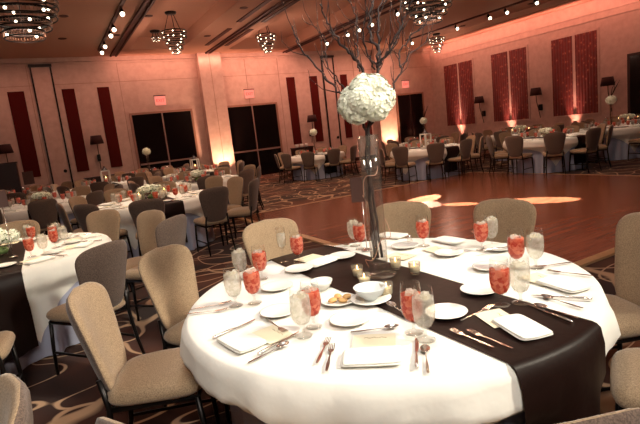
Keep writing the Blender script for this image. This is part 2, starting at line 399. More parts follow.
# wall sconces with drum shades
def sconce_mesh():
    r = thing('wall_lamp', '', 'wall lamp')
    b = NB(); lathe(b, [(.20, -.14), (.22, -.14), (.17, .14), (.16, .14), (.205, -.135)], 20, (0, -.3, 2.05)); obj('lamp_shade', b, M['shade'], r)
    b = NB(); tube(b, [(0, -.3, 2.1), (0, -.28, 1.7), (0, -.12, 1.2), (0, -.08, 1.05)], .013, 6); obj('pole', b, M['black'], r)
    b = NB(); box(b, -.055, .055, -.12, 0, 1.33, 1.56, bev=.01); obj('wall_bracket', b, M['black'], r)
    return Proto(r)
sc_ = sconce_mesh()
for x, lab in ((1.66, 'dark-shaded wall lamp between two dark red panels on the left'), (10.0, 'dark-shaded wall lamp between red panels right of the middle doors'), (-.98, 'dark-shaded lamp at the far left edge above the dark sideboard')):
    sc_.place((x, YB, 0), 0, lab, 'dark-shaded wall lamps')
for y, lab in ((12.52, 'dark-shaded wall lamp between the nearest and middle red drapes'), (15.32, 'dark-shaded wall lamp between the middle and farthest red drapes'), (9.78, 'dark-shaded wall lamp between the nearest drapes and the dark doorway')):
    sc_.place((XR, y, 0), -PI/2, lab, 'dark-shaded wall lamps')
# sideboards at the back
def sideboard(name, x0, x1, y1, dep, h, lab):
    r = thing(name, lab, name.replace('_', ' '), ((x0+x1)/2, y1-dep/2, 0)); w = (x1-x0)/2
    b = NB(); box(b, -w+.03, w-.03, -dep/2+.03, dep/2, 0, h-.04, bev=.01); obj('cabinet_body', b, M['darkwood'], r)
    b = NB(); box(b, -w, w, -dep/2, dep/2, h-.04, h, bev=.008); obj('counter_top', b, M['darkwood'], r)
    return r
sideboard('sideboard', -4.2, -.72, YB-.4, .6, 1.62, 'tall dark sideboard against the back wall at the far left')
sideboard('console_table', 1.05, 2.15, YB-.3, .5, .84, 'low dark console under the wall lamp behind the lantern table')
sideboard('console_table', 8.75, 9.6, YB-.45, .5, .94, 'dark console with white pots behind the back table')
for k in range(3):
    b = NB(); lathe(b, [(0, 0), (.06, 0), (.08, .1), (.06, .13), (0, .13)], 12, (8.95+.22*k, YB-.7, .941)); tag(obj('pot', b, M['china']), 'small white pot on the dark console by the middle doors', 'pot', 'white pots on the console')

# ------------------------------------------------------------------ ceiling fittings
def track(x, y0, y1, lamps, lab):
    r = thing('track_light', lab, 'track light', (x, (y0+y1)/2, ZC))
    b = NB(); box(b, -.04, .04, (y0-y1)/2, (y1-y0)/2, -.05, -.001); obj('track', b, M['slot'], r)
    for y in lamps:
        yy = y-(y0+y1)/2
        b = NB(); tube(b, [(0, yy, -.05), (0, yy, -.12), (.0, yy-.06, -.2)], [.02, .05, .06], 10); h = obj('lamp_head', b, M['black'], r)
        b = NB(); sphere(b, (0, yy-.075, -.215), .05, 10, 6); obj('bulb', b, M['bulb'], h)
track(2.12, 11.2, 17.2, (12.2, 13.7, 14.4, 15.8, 16.7), 'black ceiling track with five lit spotlights on the left')
track(9.68, 9.8, 16.2, (11.8, 13.1, 13.8, 14.5, 15.9), 'ceiling track with lit spotlights above the branches')
track(13.85, 9.6, 16.4, (10.3, 11.4, 12.1, 13.6, 16.1), 'ceiling track with lit spotlights nearest the right wall')
for i, (x, w, y0, y1, lab) in enumerate(((2.67, .11, 6, 18.3, 'long dark partition track in the ceiling, left'), (5.92, .10, 6, 18.2, 'long dark partition track crossing above the lit column'),
                        (9.2, .09, 6, 18.4, 'long dark partition track above the branches'), (5.49, .07, 14.4, 16.8, 'far dark air slot left of the middle partition track'), (5.47, .07, 9, 13.6, 'near dark air slot left of the middle partition track'),
                        (6.22, .07, 14.5, 16.9, 'far dark air slot right of the middle partition track'), (6.22, .07, 9, 13.6, 'near dark air slot right of the middle partition track'))):
    b = NB(); box(b, x-w, x+w, y0, y1, ZC-.02, ZC-.001) if w < .08 else (box(b, x-w, x-w+.05, y0, y1, ZC-.05, ZC-.001), box(b, x+w-.05, x+w, y0, y1, ZC-.05, ZC-.001), box(b, x-w+.05, x+w-.05, y0, y1, ZC-.015, ZC-.001))
    tag(obj('ceiling_track' if w > .08 else 'air_slot', b, M['slot']), lab, 'ceiling track' if w > .08 else 'air vent')
dl = NB(); lathe(dl, [(0, -.012), (.07, -.012), (.09, -.015), (.11, -.008), (.11, 0)], 16); dl = obj('ceiling_downlight', dl, M['slot'])
dl['category'] = 'ceiling light'; dlp = Proto(dl)
for x, y in ((1.0, 13.2), (1.04, 15.6), (1.0, 10.8), (2.9, 13.1), (2.4, 15.2), (5.1, 12.2), (5.1, 15.4), (11.2, 12.0), (11.2, 15.0), (14.6, 11.0), (14.6, 14)):
    dlp.place((x, y, ZC), 0, 'small dark recessed downlight in the ceiling', 'recessed ceiling downlights')

def chandelier(R, tiers, zc, ztop, loc, lab, rnd):
    r = thing('chandelier', lab, 'chandelier', (loc[0], loc[1], ztop), 0, 'ring chandeliers')
    b = NB(); lathe(b, [(0, -.06), (.13, -.06), (.16, -.02), (.16, 0), (0, 0)], 18); obj('canopy', b, M['black'], r)
    z0 = zc-ztop
    b = NB()
    for k in range(3):
        a = 2*PI*k/3+.4; tube(b, [(.08*math.cos(a), .08*math.sin(a), -.05), (R*.8*math.cos(a), R*.8*math.sin(a), z0)], .010, 5)
    obj('hanging_rod', b, M['black'], r)
    for k, (rr, dz) in enumerate(tiers):
        rr *= R; z = z0+dz*R
        b = NB(); n = 40
        for dzz, th in ((0, .022), (-.10*R/.57, .012)):
            pts = [(rr*math.cos(2*PI*i/n), rr*math.sin(2*PI*i/n), z+dzz) for i in range(n+1)]; tube(b, pts, th*R/.57, 6, cap=False)
        tube(b, [(-rr, 0, z), (rr, 0, z)], .008, 5); tube(b, [(0, -rr, z), (0, rr, z)], .008, 5)
        g = obj('ring', b, M['black'], r)
        b = NB(); m_ = int(46*rr/R)+20
        for i in range(m_):
            a = 2*PI*i/m_; p = ((rr+.012)*math.cos(a), (rr+.012)*math.sin(a))
            tube(b, [(p[0], p[1], z-.01), (p[0], p[1], z-.075*R/.57)], .005*R/.57, 4)
        o = obj('crystal_band', b, M['crystal'], g); o['kind'] = 'stuff'
        nb = 5 if k < 2 else 3
        for i in range(nb):
            a = 2*PI*(i+.3+rnd)/nb
            b = NB(); sphere(b, (rr*.86*math.cos(a), rr*.86*math.sin(a), z-.03), .022*R/.57+.002, 8, 6); obj('bulb', b, M['bulb'], r)
T4 = ((1, 0), (.93, -.27), (.74, -.54), (.52, -.80)); T3 = ((1, 0), (.95, -.35), (.72, -.8), (.55, -1.2), (.36, -1.5))
chandelier(.60, T4, 4.22, ZC, (.10, 10.05), 'large ring chandelier cut off by the top left corner', .1)
chandelier(.58, T4, 4.24, ZC, (8.22, 8.9), 'large ring chandelier seen right of the tall branches', .5)
chandelier(.35, T3, 4.66, ZC+.38, (3.75, 14.2), 'small tiered chandelier in the ceiling recess left of the lit column', .2)
chandelier(.32, T3, 4.70, ZC+.38, (6.85, 14.9), 'small tiered chandelier right of the lit column', .6)
chandelier(.33, T3, 4.62, ZC, (14.5, 15.3), 'small tiered chandelier near the far right corner, below the large one', .8)
chandelier(.15, ((1, 0), (.7, -.5)), 4.98, ZC+.38, (3.75, 16.4), 'smallest chandelier half hidden up in the ceiling recess behind another', .8)

# ------------------------------------------------------------------ chairs
def make_chair():
    r = thing('banquet_chair', '', 'chair')
    ol = supere(44, 5.5)
    b = NB()
    def wp(u, v, d):
        t = (v+1)/2; y = u*(.150+.084*t); z = .445+.485*t - .030*u*u*max(0, v)
        x = -.205-.105*t+.045*(y/.2)**2; return (x+d, y, z+d*.2)
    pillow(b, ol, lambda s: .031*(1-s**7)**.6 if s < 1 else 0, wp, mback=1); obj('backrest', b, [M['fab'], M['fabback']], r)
    b = NB()
    def ws(u, v, d): return (.005+.222*u, (.225-.02*(1-u)/2)*v, .445+d+.012*(1-u*u)*(d > 0))
    pillow(b, supere(36, 5), lambda s: .043*(1-s**9)**.6 if s < 1 else 0, ws); obj('seat', b, M['fab'], r)
    b = NB(); pts = [(.19, .18, .395), (-.19, .165, .395), (-.19, -.165, .395), (.19, -.18, .395), (.19, .18, .395)]; tube(b, pts, .013, 6); obj('seat_frame', b, M['black'], r)
    for sx, sy in ((1, 1), (1, -1), (-1, 1), (-1, -1)):
        b = NB()
        if sx > 0: tube(b, [(.185, sy*.18, .40), (.20, sy*.19, .2), (.205, sy*.195, 0)], [.014, .013, .011], 8)
        else: tube(b, [(-.225, sy*.15, .54), (-.20, sy*.165, .40), (-.225, sy*.18, .15), (-.265, sy*.185, 0)], [.013, .014, .013, .011], 8)
        obj('leg', b, M['black'], r)
    for sy in (1, -1):
        b = NB(); tube(b, [(.20, sy*.19, .17), (-.222, sy*.178, .17)], .009, 6); obj('stretcher', b, M['black'], r)
    return Proto(r)
chair = make_chair()
chairs_at = []
def put_chair(cx, cy, adeg, R, label, group, yaw=0, check=False):
    a = rad(adeg); f_ = a+PI+rad(yaw); p = (cx+R*math.cos(a)+.31*math.cos(f_), cy+R*math.sin(a)+.31*math.sin(f_))
    if check and any(math.hypot(p[0]-q[0], p[1]-q[1]) < .56 for q in chairs_at): return
    chairs_at.append(p)
    return chair.place((p[0], p[1], 0), f_, label, group)

# ------------------------------------------------------------------ tables and cloths
TR = .915
def nz(a, k): return noise.noise(V(math.cos(a)*k, math.sin(a)*k, k*3.1))
class Cloth:
    def __init__(s, seed, dents, ang, half=1.10):
        s.seed = seed; s.d = [rad(x) for x in dents]; s.ang = rad(ang); s.half = half
    def under(s, a, z):
        t = max(0, (.745-z)/.74)
        r = TR+.006+.012*min(1, t*8)+(.030*math.sin(a*17+s.seed+1.5*nz(a, 2+s.seed)) + .012*math.sin(a*31+s.seed*2))*t**1.0
        if z < .62:
            for q in s.d:
                da = (a-q+PI) % (2*PI)-PI
                r -= .13*math.exp(-(da/.34)**4)*min(1, (.62-z)/.11)
        return r
    def hem(s, a):
        q = (a-s.ang+PI/4) % (PI/2)-PI/4
        ext = s.half/math.cos(q)
        return .757-(ext-TR)*.95
    def over(s, a, z): return s.under(a, z)+.016+.034*max(0, math.sin(a*8+s.seed*3+2*nz(a, 3+s.seed)))**2*min(1, (.757-z)/.25)
def lay(bm, rf, zt, hemf, n=220, k=12, mi=0):
    rings = []
    for s in (0, .4, .8, .97):
        if s == 0: rings.append([bm.verts.new((0, 0, zt))])
        else: rings.append([bm.verts.new((TR*s*math.cos(2*PI*i/n), TR*s*math.sin(2*PI*i/n), zt)) for i in range(n)])
    for rr, dz in ((TR*.995, -.001), (TR+.005, -.006)):
        rings.append([bm.verts.new((rr*math.cos(2*PI*i/n), rr*math.sin(2*PI*i/n), zt+dz)) for i in range(n)])
    for j in range(1, k+1):
        cur = []
        for i in range(n):
            a = 2*PI*i/n; h = hemf(a); z = zt-.012+(h-(zt-.012))*j/k; r_ = rf(a, z)
            cur.append(bm.verts.new((r_*math.cos(a), r_*math.sin(a), z)))
        rings.append(cur)
    for a, b in zip(rings, rings[1:]):
        if len(a) == 1:
            for i in range(n): f = bm.faces.new((a[0], b[(i+1) % n], b[i])); f.smooth = True
        else: ring_faces(bm, a, b)
    bmesh.ops.reverse_faces(bm, faces=bm.faces[:])
def table(cx, cy, desc, seed, dents, ang, rdrop=.62, nres=220, rx=.02, rhalf=.22):
    t = thing('round_table', 'round banquet table under white cloths: %s' % desc, 'table', (cx, cy, 0))
    b = NB(); lathe(b, [(0, .72), (TR-.01, .72), (TR-.003, .735), (TR-.01, .749), (0, .749)], 48); obj('tabletop', b, M['darkwood'], t)
    for k in range(4):
        a = PI/4+k*PI/2; b = NB(); tube(b, [(.55*math.cos(a), .55*math.sin(a), .72), (.6*math.cos(a), .6*math.sin(a), 0)], .016, 6); obj('leg', b, M['black'], t)
    c = Cloth(seed, dents, ang)
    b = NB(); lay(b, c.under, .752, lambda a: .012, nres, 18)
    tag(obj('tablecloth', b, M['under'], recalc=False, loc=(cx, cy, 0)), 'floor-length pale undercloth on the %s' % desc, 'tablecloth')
    b = NB(); lay(b, c.over, .757, c.hem, nres, 10)
    tag(obj('tablecloth', b, M['white'], recalc=False, loc=(cx, cy, 0)), 'white square overlay cloth on top of the %s' % desc, 'tablecloth')
    # runner: a satin strip across the table, hanging down at both ends
    b = NB(); cols = []; nx = 14
    for i in range(nx+1):
        x = rx-rhalf+2*rhalf*i/nx; col = []
        yr = math.sqrt(TR*TR-x*x)
        def side(sg):
            o = []
            for j in range(12, 0, -1):
                z = .75-rdrop*j/12; y = yr
                for _ in range(3): a = math.atan2(sg*y, x); rr = max(c.over(a+e, z+f) for e in (-.05, 0, .05) for f in (-.03, 0, .04))+.010+.004*math.sin(x*60+j*.1)*j/12; y = math.sqrt(max(.01, rr*rr-x*x))
                o.append((x, sg*y, z))
            o.append((x, sg*(yr+.030), .748)); o.append((x, sg*(yr+.016), .7585)); o.append((x, sg*yr, .7612))
            return o
        top = [(x, yy*yr, .7605+.0006*math.sin(9*yy+x*7)) for yy in (-.9, -.6, -.3, 0, .3, .6, .9)]
        pts = side(-1)+top+side(1)[::-1]
        cols.append([b.verts.new(p) for p in pts])
    for A, B in zip(cols, cols[1:]):
        for k in range(len(A)-1): f = b.faces.new((A[k], B[k], B[k+1], A[k+1])); f.smooth = True
    tag(obj('table_runner', b, M['satin'], recalc=False, loc=(cx, cy, 0)), 'dark brown satin runner across the %s' % desc, 'table runner')
    return c
# ------------------------------------------------------------------ tableware prototypes
def goblet(liquid, far=False, top=.148):
    r = thing('water_goblet', '', 'glass')
    n = 10 if far else 22
    bowl = [(.012, .045), (.026, .055), (.036, .075), (.040, .105), (.039, .140), (.034, .185), (.0335, .19)]
    if far:
        r2 = NB(); lathe(r2, [(.034, 0), (.006, .008), (.006, .045)], 8)
        lathe(r2, bowl, n); lathe(r2, [(.0, .048), (.024, .056), (.034, .076), (.037, .105), (.036, top), (0, top)], n, mi=1)
        bpy.data.objects.remove(r); o = obj('water_goblet', r2, [M['glass'], liquid]); o['category'] = 'glass'; return Proto(o)
    b = NB(); lathe(b, [(0, .001), (.033, .001), (.034, .003), (.02, .006), (.006, .012), (.0045, .028), (.008, .04), (.012, .045)], n); obj('foot_and_stem', b, M['glass'], r)
    b = NB(); lathe(b, bowl, n); obj('bowl', b, M['glass'], r)
    b = NB(); lathe(b, [(.0, .0475), (.011, .048), (.0245, .057), (.0342, .077), (.0380, .105), (.0375, .13), (.0365, top), (.0, top)], n); l = obj('drink', b, liquid, r)
    b = NB()
    for k in range(5):
        a = k*1.9; rr = .016; c = (rr*math.cos(a), rr*math.sin(a), top+.002)
        i0 = len(b.verts); box(b, c[0]-.010, c[0]+.010, c[1]-.009, c[1]+.009, c[2]-.008, c[2]+.010)
        b.verts.ensure_lookup_table(); bmesh.ops.rotate(b, verts=b.verts[i0:], cent=c, matrix=Matrix.Rotation(k*1.3, 3, (.3, .8, .5)))
    obj('ice', b, M['water'], l)
    return Proto(r)
P_tea = goblet(M['tea']); P_wat = goblet(M['water'], top=.155)
P_teaf = goblet(M['tea_far'], True, .15); P_watf = goblet(M['water_far'], True, .15)
def flute():
    r = thing('champagne_flute', '', 'glass')
    b = NB(); lathe(b, [(0, .001), (.03, .001), (.02, .005), (.005, .01), (.004, .075), (.010, .085)], 18); obj('foot_and_stem', b, M['glass'], r)
    b = NB(); lathe(b, [(.010, .085), (.022, .10), (.027, .13), (.027, .20), (.026, .215)], 18); obj('bowl', b, M['glass'], r)
    b = NB(); lathe(b, [(0, .088), (.018, .1), (.0245, .13), (.0245, .175), (0, .175)], 18); obj('drink', b, M['water'], r)
    return Proto(r)
P_flu = flute()
def simple(name, cat, bm, m):
    o = obj(name, bm, m); o['category'] = cat; return Proto(o)
b = NB(); lathe(b, [(0, .004), (.045, .004), (.050, 0), (.055, .004), (.078, .011), (.082, .014), (.078, .0145), (.055, .008), (0, .007)], 36)
P_plate = simple('bread_plate', 'plate', b, M['china'])
b = NB(); lathe(b, [(0, 0), (.05, 0), (.08, .012), (.078, .013), (0, .006)], 14); P_platef = simple('bread_plate', 'plate', b, M['china'])
def napkin_p():
    r = thing('folded_napkin', '', 'napkin')
    for k, (w, h, dx, a) in enumerate(((.100, .062, 0, 0), (.097, .059, .003, .03))):
        b = NB(); ol = supere(32, 9); z = .004+k*.006
        pillow(b, ol, lambda s: .0033*(1-s**12)**.5 if s < 1 else 0, lambda u, v, d: (dx+w*u*math.cos(a)-h*v*math.sin(a), w*u*math.sin(a)+h*v*math.cos(a), z+d+.0015*math.sin(u*5+v*3)), (1, .98, .9, .5))
        obj('fold', b, M['napkin'], r)
    return Proto(r)
P_nap = napkin_p()
b = NB(); box(b, -.09, .09, -.055, .055, 0, .02, bev=.004); P_napf = simple('folded_napkin', 'napkin', b, M['napkin'])
def menu_p():
    r = thing('menu_card', '', 'menu card')
    b = NB(); box(b, -.075, .075, -.055, .055, 0, .0012); obj('card', b, M['menu'], r)
    b = NB()
    for k in range(9):
        x = -.036+k*.009; tube(b, [(x, .024+.004*math.sin(k*2), .0015), (x+.008, .024+.004*math.sin(k*2+2), .0015)], .0011, 4)
    obj('printed_ornament', b, M['print'], r); return Proto(r)
P_menu = menu_p()
def fork_p(L=.19):
    r = thing('fork', '', 'fork'); zf = lambda x, y: .006+.010*max(0, (x-.03)/.07)**1*(1 if x < .075 else .6) if x > .03 else .003+.0*x
    b = NB(); strip(b, [(-L/2, -.004), (-L/2-.003, 0), (-L/2, .004), (-L/2+.04, .0055), (.0, .0025), (.03, .0022), (.03, -.0022), (0, -.0025), (-L/2+.04, -.0055)], 0, .002, zf=lambda x, y: .003); obj('handle', b, M['silver'], r)
    b = NB(); strip(b, [(.03, -.002), (.04, -.009), (.055, -.011), (.055, .011), (.04, .009), (.03, .002)], .003, .005)
    for k in range(4):
        y = -.0092+k*.0061; strip(b, [(.054, y-.0015), (.09, y-.0012), (.094, y), (.09, y+.0012), (.054, y+.0015)], .003, .005, zf=lambda x, yy: .004*((x-.054)/.04))
    obj('tines', b, M['silver'], r); return Proto(r)
def knife_p(L=.22):
    r = thing('knife', '', 'knife')
    b = NB(); tube(b, [(-L/2, 0, .006), (-L/2+.03, 0, .006), (-.02, 0, .005), (0, 0, .004)], [.005, .006, .0045, .003], 8); obj('handle', b, M['silver'], r)
    b = NB(); strip(b, [(-.002, -.004), (.03, -.008), (.08, -.009), (.104, -.003), (.108, .003), (.0, .004)], .002, .0035); obj('blade', b, M['silver'], r); return Proto(r)
def spoon_p(L=.18):
    r = thing('spoon', '', 'spoon')
    b = NB(); strip(b, [(-L/2, -.004), (-L/2-.003, 0), (-L/2, .004), (-L/2+.04, .005), (.0, .002), (.036, .002), (.036, -.002), (0, -.002), (-L/2+.04, -.005)], .002, .004); obj('handle', b, M['silver'], r)
    b = NB(); lathe(b, [(0, -.004), (.008, -.003), (.014, .0), (.0165, .004), (.014, .003), (.008, -.0015), (0, -.0025)], 16, (.062, 0, .0045), sx=1.7); obj('spoon_bowl', b, M['silver'], r); return Proto(r)
P_fork, P_knife, P_spoon = fork_p(), knife_p(), spoon_p()
def votive_p():
    r = thing('votive_candle', '', 'candle')
    b = NB(); lathe(b, [(0, .001), (.022, .001), (.027, .012), (.030, .062), (.0285, .062), (.0255, .012), (0, .006)], 20); obj('glass_cup', b, thin_v, r)
    b = NB(); lathe(b, [(0, .0065), (.0245, .0125), (.0265, .038), (.02, .040), (0, .038)], 18); w = obj('wax', b, M['wax'], r)
    b = NB(); lathe(b, [(0, .040), (.004, .046), (.0025, .056), (0, .064)], 8); obj('flame', b, M['flame'], r)
    return Proto(r)
thin_v = thin_glass('votive glass', (.97, .93, .85), .04, .10)
P_vot = votive_p()

DIRS = {0: 'nearest the camera', 1: 'at the near right', 2: 'at the right, nearer half', 3: 'at the right, farther half', 4: 'at the far right', 5: 'at the far side',
        -5: 'at the far side', -4: 'at the far left', -3: 'at the left, farther half', -2: 'at the left, nearer half', -1: 'at the near left'}
def rel_dir(cx, cy, adeg):
    rel = (adeg-math.degrees(math.atan2(-cy, -cx))+180) % 360-180
    return DIRS[int(round(rel/36.0))]
def far_settings(cx, cy, desc, off, skip=()):
    for k in range(10):
        ad = off+36*k; a = rad(ad); w = rel_dir(cx, cy, ad)
        P = lambda r, d: (cx+r*math.cos(a+rad(d)), cy+r*math.sin(a+rad(d)), .7625)
        if not in_view(P(.7, 0), 6): continue
        P_teaf.place(P(.52, 6), 0, 'goblet of pink-red drink %s of the %s' % (w, desc), 'pink-red drinks on the '+desc)
        P_watf.place(P(.57, 15), 0, 'goblet of iced water %s of the %s' % (w, desc), 'water goblets on the '+desc)
        P_platef.place(P(.68, -14), 0, 'white bread plate %s of the %s' % (w, desc), 'bread plates on the '+desc)
        P_napf.place(P(.75, 1), a+PI/2, 'folded white napkin %s of the %s' % (w, desc), 'napkins on the '+desc)

# ------------------------------------------------------------------ flowers
def hyd_mesh(R, nf, seed, pm=.016):
    rnd = random.Random(seed); b = NB()
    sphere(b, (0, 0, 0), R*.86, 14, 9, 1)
    for i in range(nf):
        z = 1-2*(i+.5)/nf; th = i*2.39996; q = math.sqrt(1-z*z); n = V(q*math.cos(th), q*math.sin(th), z)
        n = (n+V(rnd.uniform(-.2, .2), rnd.uniform(-.2, .2), rnd.uniform(-.2, .2))).normalized()
        u = n.orthogonal().normalized(); u.rotate(Matrix.Rotation(rnd.uniform(0, 6), 3, n)); w = n.cross(u); c = n*R*rnd.uniform(.86, 1.08)
        for k in range(4):
            a = k*PI/2; d = u*math.cos(a)+w*math.sin(a); e = n.cross(d)
            vs = [b.verts.new(c), b.verts.new(c+d*pm*.6+e*pm*.45+n*.002), b.verts.new(c+d*pm*1.05+n*pm*.25), b.verts.new(c+d*pm*.6-e*pm*.45+n*.002)]
            b.faces.new(vs)
    return b
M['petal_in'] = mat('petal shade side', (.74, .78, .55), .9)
o = obj('hydrangea_bloom', hyd_mesh(.066, 460, 3, .0125), [M['petal'], M['petal_in']], recalc=False); o['category'] = 'flower'; P_hyd = Proto(o)
b = hyd_mesh(.16, 90, 5, .05); o = obj('flower_ball', b, [M['petal'], M['petal_in']], recalc=False); o['category'] = 'flowers'; P_ball = Proto(o)
b = hyd_mesh(.05, 40, 9, .022); o = obj('white_bloom', b, [M['petal'], M['leaf']], recalc=False); o['category'] = 'flower'; P_rose = Proto(o)
def tall_vase(cx, cy, desc, top=1.42, wide=.13, branches=0):
    r = thing('tall_vase', 'tall glass vase holding a white flower ball on the %s' % desc, 'vase', (cx, cy, .7625))
    h = top-.7625
    b = NB(); lathe(b, [(0, .001), (.07, .001), (.06, .008), (.035, .012), (.036, h*.6), (.046, h-.06)], 14); obj('glass_cylinder', b, M['vglass'], r)
    b = NB(); tube(b, [(.01, 0, .02), (-.01, .01, h*.5), (0, 0, h-.05)], .01, 6); obj('stems', b, M['bark'], r)
    o = P_ball.place((cx, cy, top+.03), .3, 'ball of white flowers on a tall vase on the %s' % desc); o.scale = (.72, .72, .66)
    if branches:
        rr = random.Random(5); b = NB()
        for k in range(5):
            a = rr.uniform(0, 6.28); tube(b, [(cx, cy, top+.1), (cx+.1*math.cos(a), cy+.1*math.sin(a), top+.3), (cx+.2*math.cos(a+.4), cy+.2*math.sin(a+.4), top+.5)], [.01, .007, .003], 5)
        tag(obj('branch_spray', b, M['bark']), 'dark bare twigs above the flower ball on the %s' % desc, 'branches')
def lantern(cx, cy, desc, s=1.0):
    r = thing('lantern', 'white candle lantern standing on the %s' % desc, 'lantern', (cx, cy, .7625))
    b = NB(); w = .095*s; h = .34*s; box(b, -w, w, -w, w, 0, .02)
    for sx in (-1, 1):
        for sy in (-1, 1): box(b, sx*w-.014, sx*w+.014, sy*w-.014, sy*w+.014, .02, h)
    box(b, -w-.01, w+.01, -w-.01, w+.01, h, h+.03); obj('lantern_frame', b, M['china'], r)
    b = NB(); lathe(b, [(w*.9, h+.03), (w*.5, h+.08), (.02, h+.11), (.02, h+.13), (0, h+.14)], 12); obj('lantern_roof', b, M['darkwood'], r)
    b = NB(); tube(b, [(0, 0, .02), (0, 0, .17*s)], .03, 10); obj('candle', b, M['wax'], r)
    b = NB(); lathe(b, [(0, .17*s), (.009, .185*s), (0, .22*s)], 8); obj('flame', b, M['flame'], r)
def low_flowers(cx, cy, desc, n=9, R=.13, h=.14, seed=1):
    rnd = random.Random(seed)
    r = thing('flower_bowl', 'low glass bowl holding white flowers on the %s' % desc, 'vase', (cx, cy, .7625))
    b = NB(); lathe(b, [(0, .001), (.07, .001), (.085, .05), (.08, .09)], 18); obj('bowl', b, M['vglass'], r)
    b = NB(); lathe(b, [(0, .01), (.06, .012), (.074, .05), (.0, .085)], 14); obj('foliage', b, M['leaf'], r)
    for k in range(n):
        a = k*2.4; q = R*math.sqrt((k+.3)/n)
        P_rose.place((cx+q*math.cos(a), cy+q*math.sin(a), .7625+h+.03*(1-q/R)+rnd.uniform(-.01, .02)), a, 'small white bloom in the flower bowl on the %s' % desc, 'white blooms on the '+desc)
    b = NB()
    for k in range(26):
        a = rnd.uniform(0, 6.28); q = rnd.uniform(.6, 1.25)*R; c = V(q*math.cos(a), q*math.sin(a), h-.06+rnd.uniform(-.02, .05)); d = V(math.cos(a), math.sin(a), .4)*.05; e = V(-math.sin(a), math.cos(a), 0)*.016
        b.faces.new([b.verts.new(c-d*.2), b.verts.new(c+d*.5+e), b.verts.new(c+d), b.verts.new(c+d*.5-e)])
    obj('leaves', b, M['leaf'], r, recalc=False)
def number_card(x, y, rz, lab, h=.33, w=.052, ch=.075, tilt=0):
    r = thing('table_number_stand', lab, 'table card', (x, y, .7625), rz)
    b = NB(); lathe(b, [(0, .001), (.035, .001), (.03, .006), (.004, .010), (0, .01)], 14); tube(b, [(0, 0, .008), (0, 0, h)], .003, 6); obj('stand', b, M['silver'], r)
    b = NB(); box(b, -w, w, -.003, .003, h, h+2*ch, bev=.001); obj('card', b, M['card'], r)

# ------------------------------------------------------------------ the tables
BIG = (1.30, 1.85)
D0 = 'big foreground table'
cloth0 = table(*BIG, D0, 1.3, (161, 127, 90, 47, 16, -26, -57, -111, -146, 190), 354, .66, 420)
for a, R, lab, yw in ((155, 1.42, 'tan upholstered chair at left with seat and back turned to the big foreground table', 4), (125, 1.41, 'tan chair behind the front left chair, left of the big table', 0), (90, 1.37, 'cream chair at the far left side of the big foreground table', 0),
                  (47, 1.38, 'taupe chair seen just right of the tall vase', 0), (15.5, 1.38, 'taupe chair at the far right of the big table before the dance floor', 0), (-26, 1.38, 'brown chair cut by the right edge, beside the wood trim strip', 0),
                  (-60, 1.47, 'brown chair seat at the lower right edge below the other right chair', 0), (-112, 1.44, 'top of a brown chair back at the bottom edge by the black runner', 0), (-147, 1.47, 'cream chair back barely showing at the bottom edge left of the tablecloth', 0),
                  (193, 1.50, 'brown chair in the bottom left corner turned away from the big table', 175)):
    put_chair(*BIG, a, R, lab, 'chairs around the big foreground table', yw)
TABS = [  # x, y, description, chair offset, centrepiece, cloth angle
    (-.52, 5.0, 'left-edge flower table', None, 'low', 63),
    (1.35, 7.8, 'left candle table', None, 'cand', 10),
    (2.72, 10.25, 'lit-column table', 12, 'low', 0),
    (-.18, 10.3, 'black-framed-door table', 20, 'low', 30),
    (1.3, 13.6, 'small-lantern table', 5, 'lantern', 15),
    (3.62, 13.6, 'bright-lantern table', 0, 'lantern', 40),
    (2.85, 16.2, 'tall-flower table by left doors', 18, 'tall', 25),
    (-.5, 14.0, 'sideboard table', 10, 'card', 35),
    (7.8, 14.2, 'back table by middle doors', 14, 'tall', 10),
    (8.75, 9.9, 'dance-floor corner table', 22, 'lantern', 50),
    (10.35, 7.55, 'large right flower table', 8, 'low', 5),
    (12.6, 7.3, 'dark-doorway tall-flower table', 30, 'tallb', 20),
    (11.2, 12.7, 'far-corner tall-flower table', 0, 'tallb', 12),
    (12.7, 10.1, 'middle-drapes table', 16, 'cand', 33),
    (15.0, 8.2, 'farthest right table', 6, 'cand', 33),
]
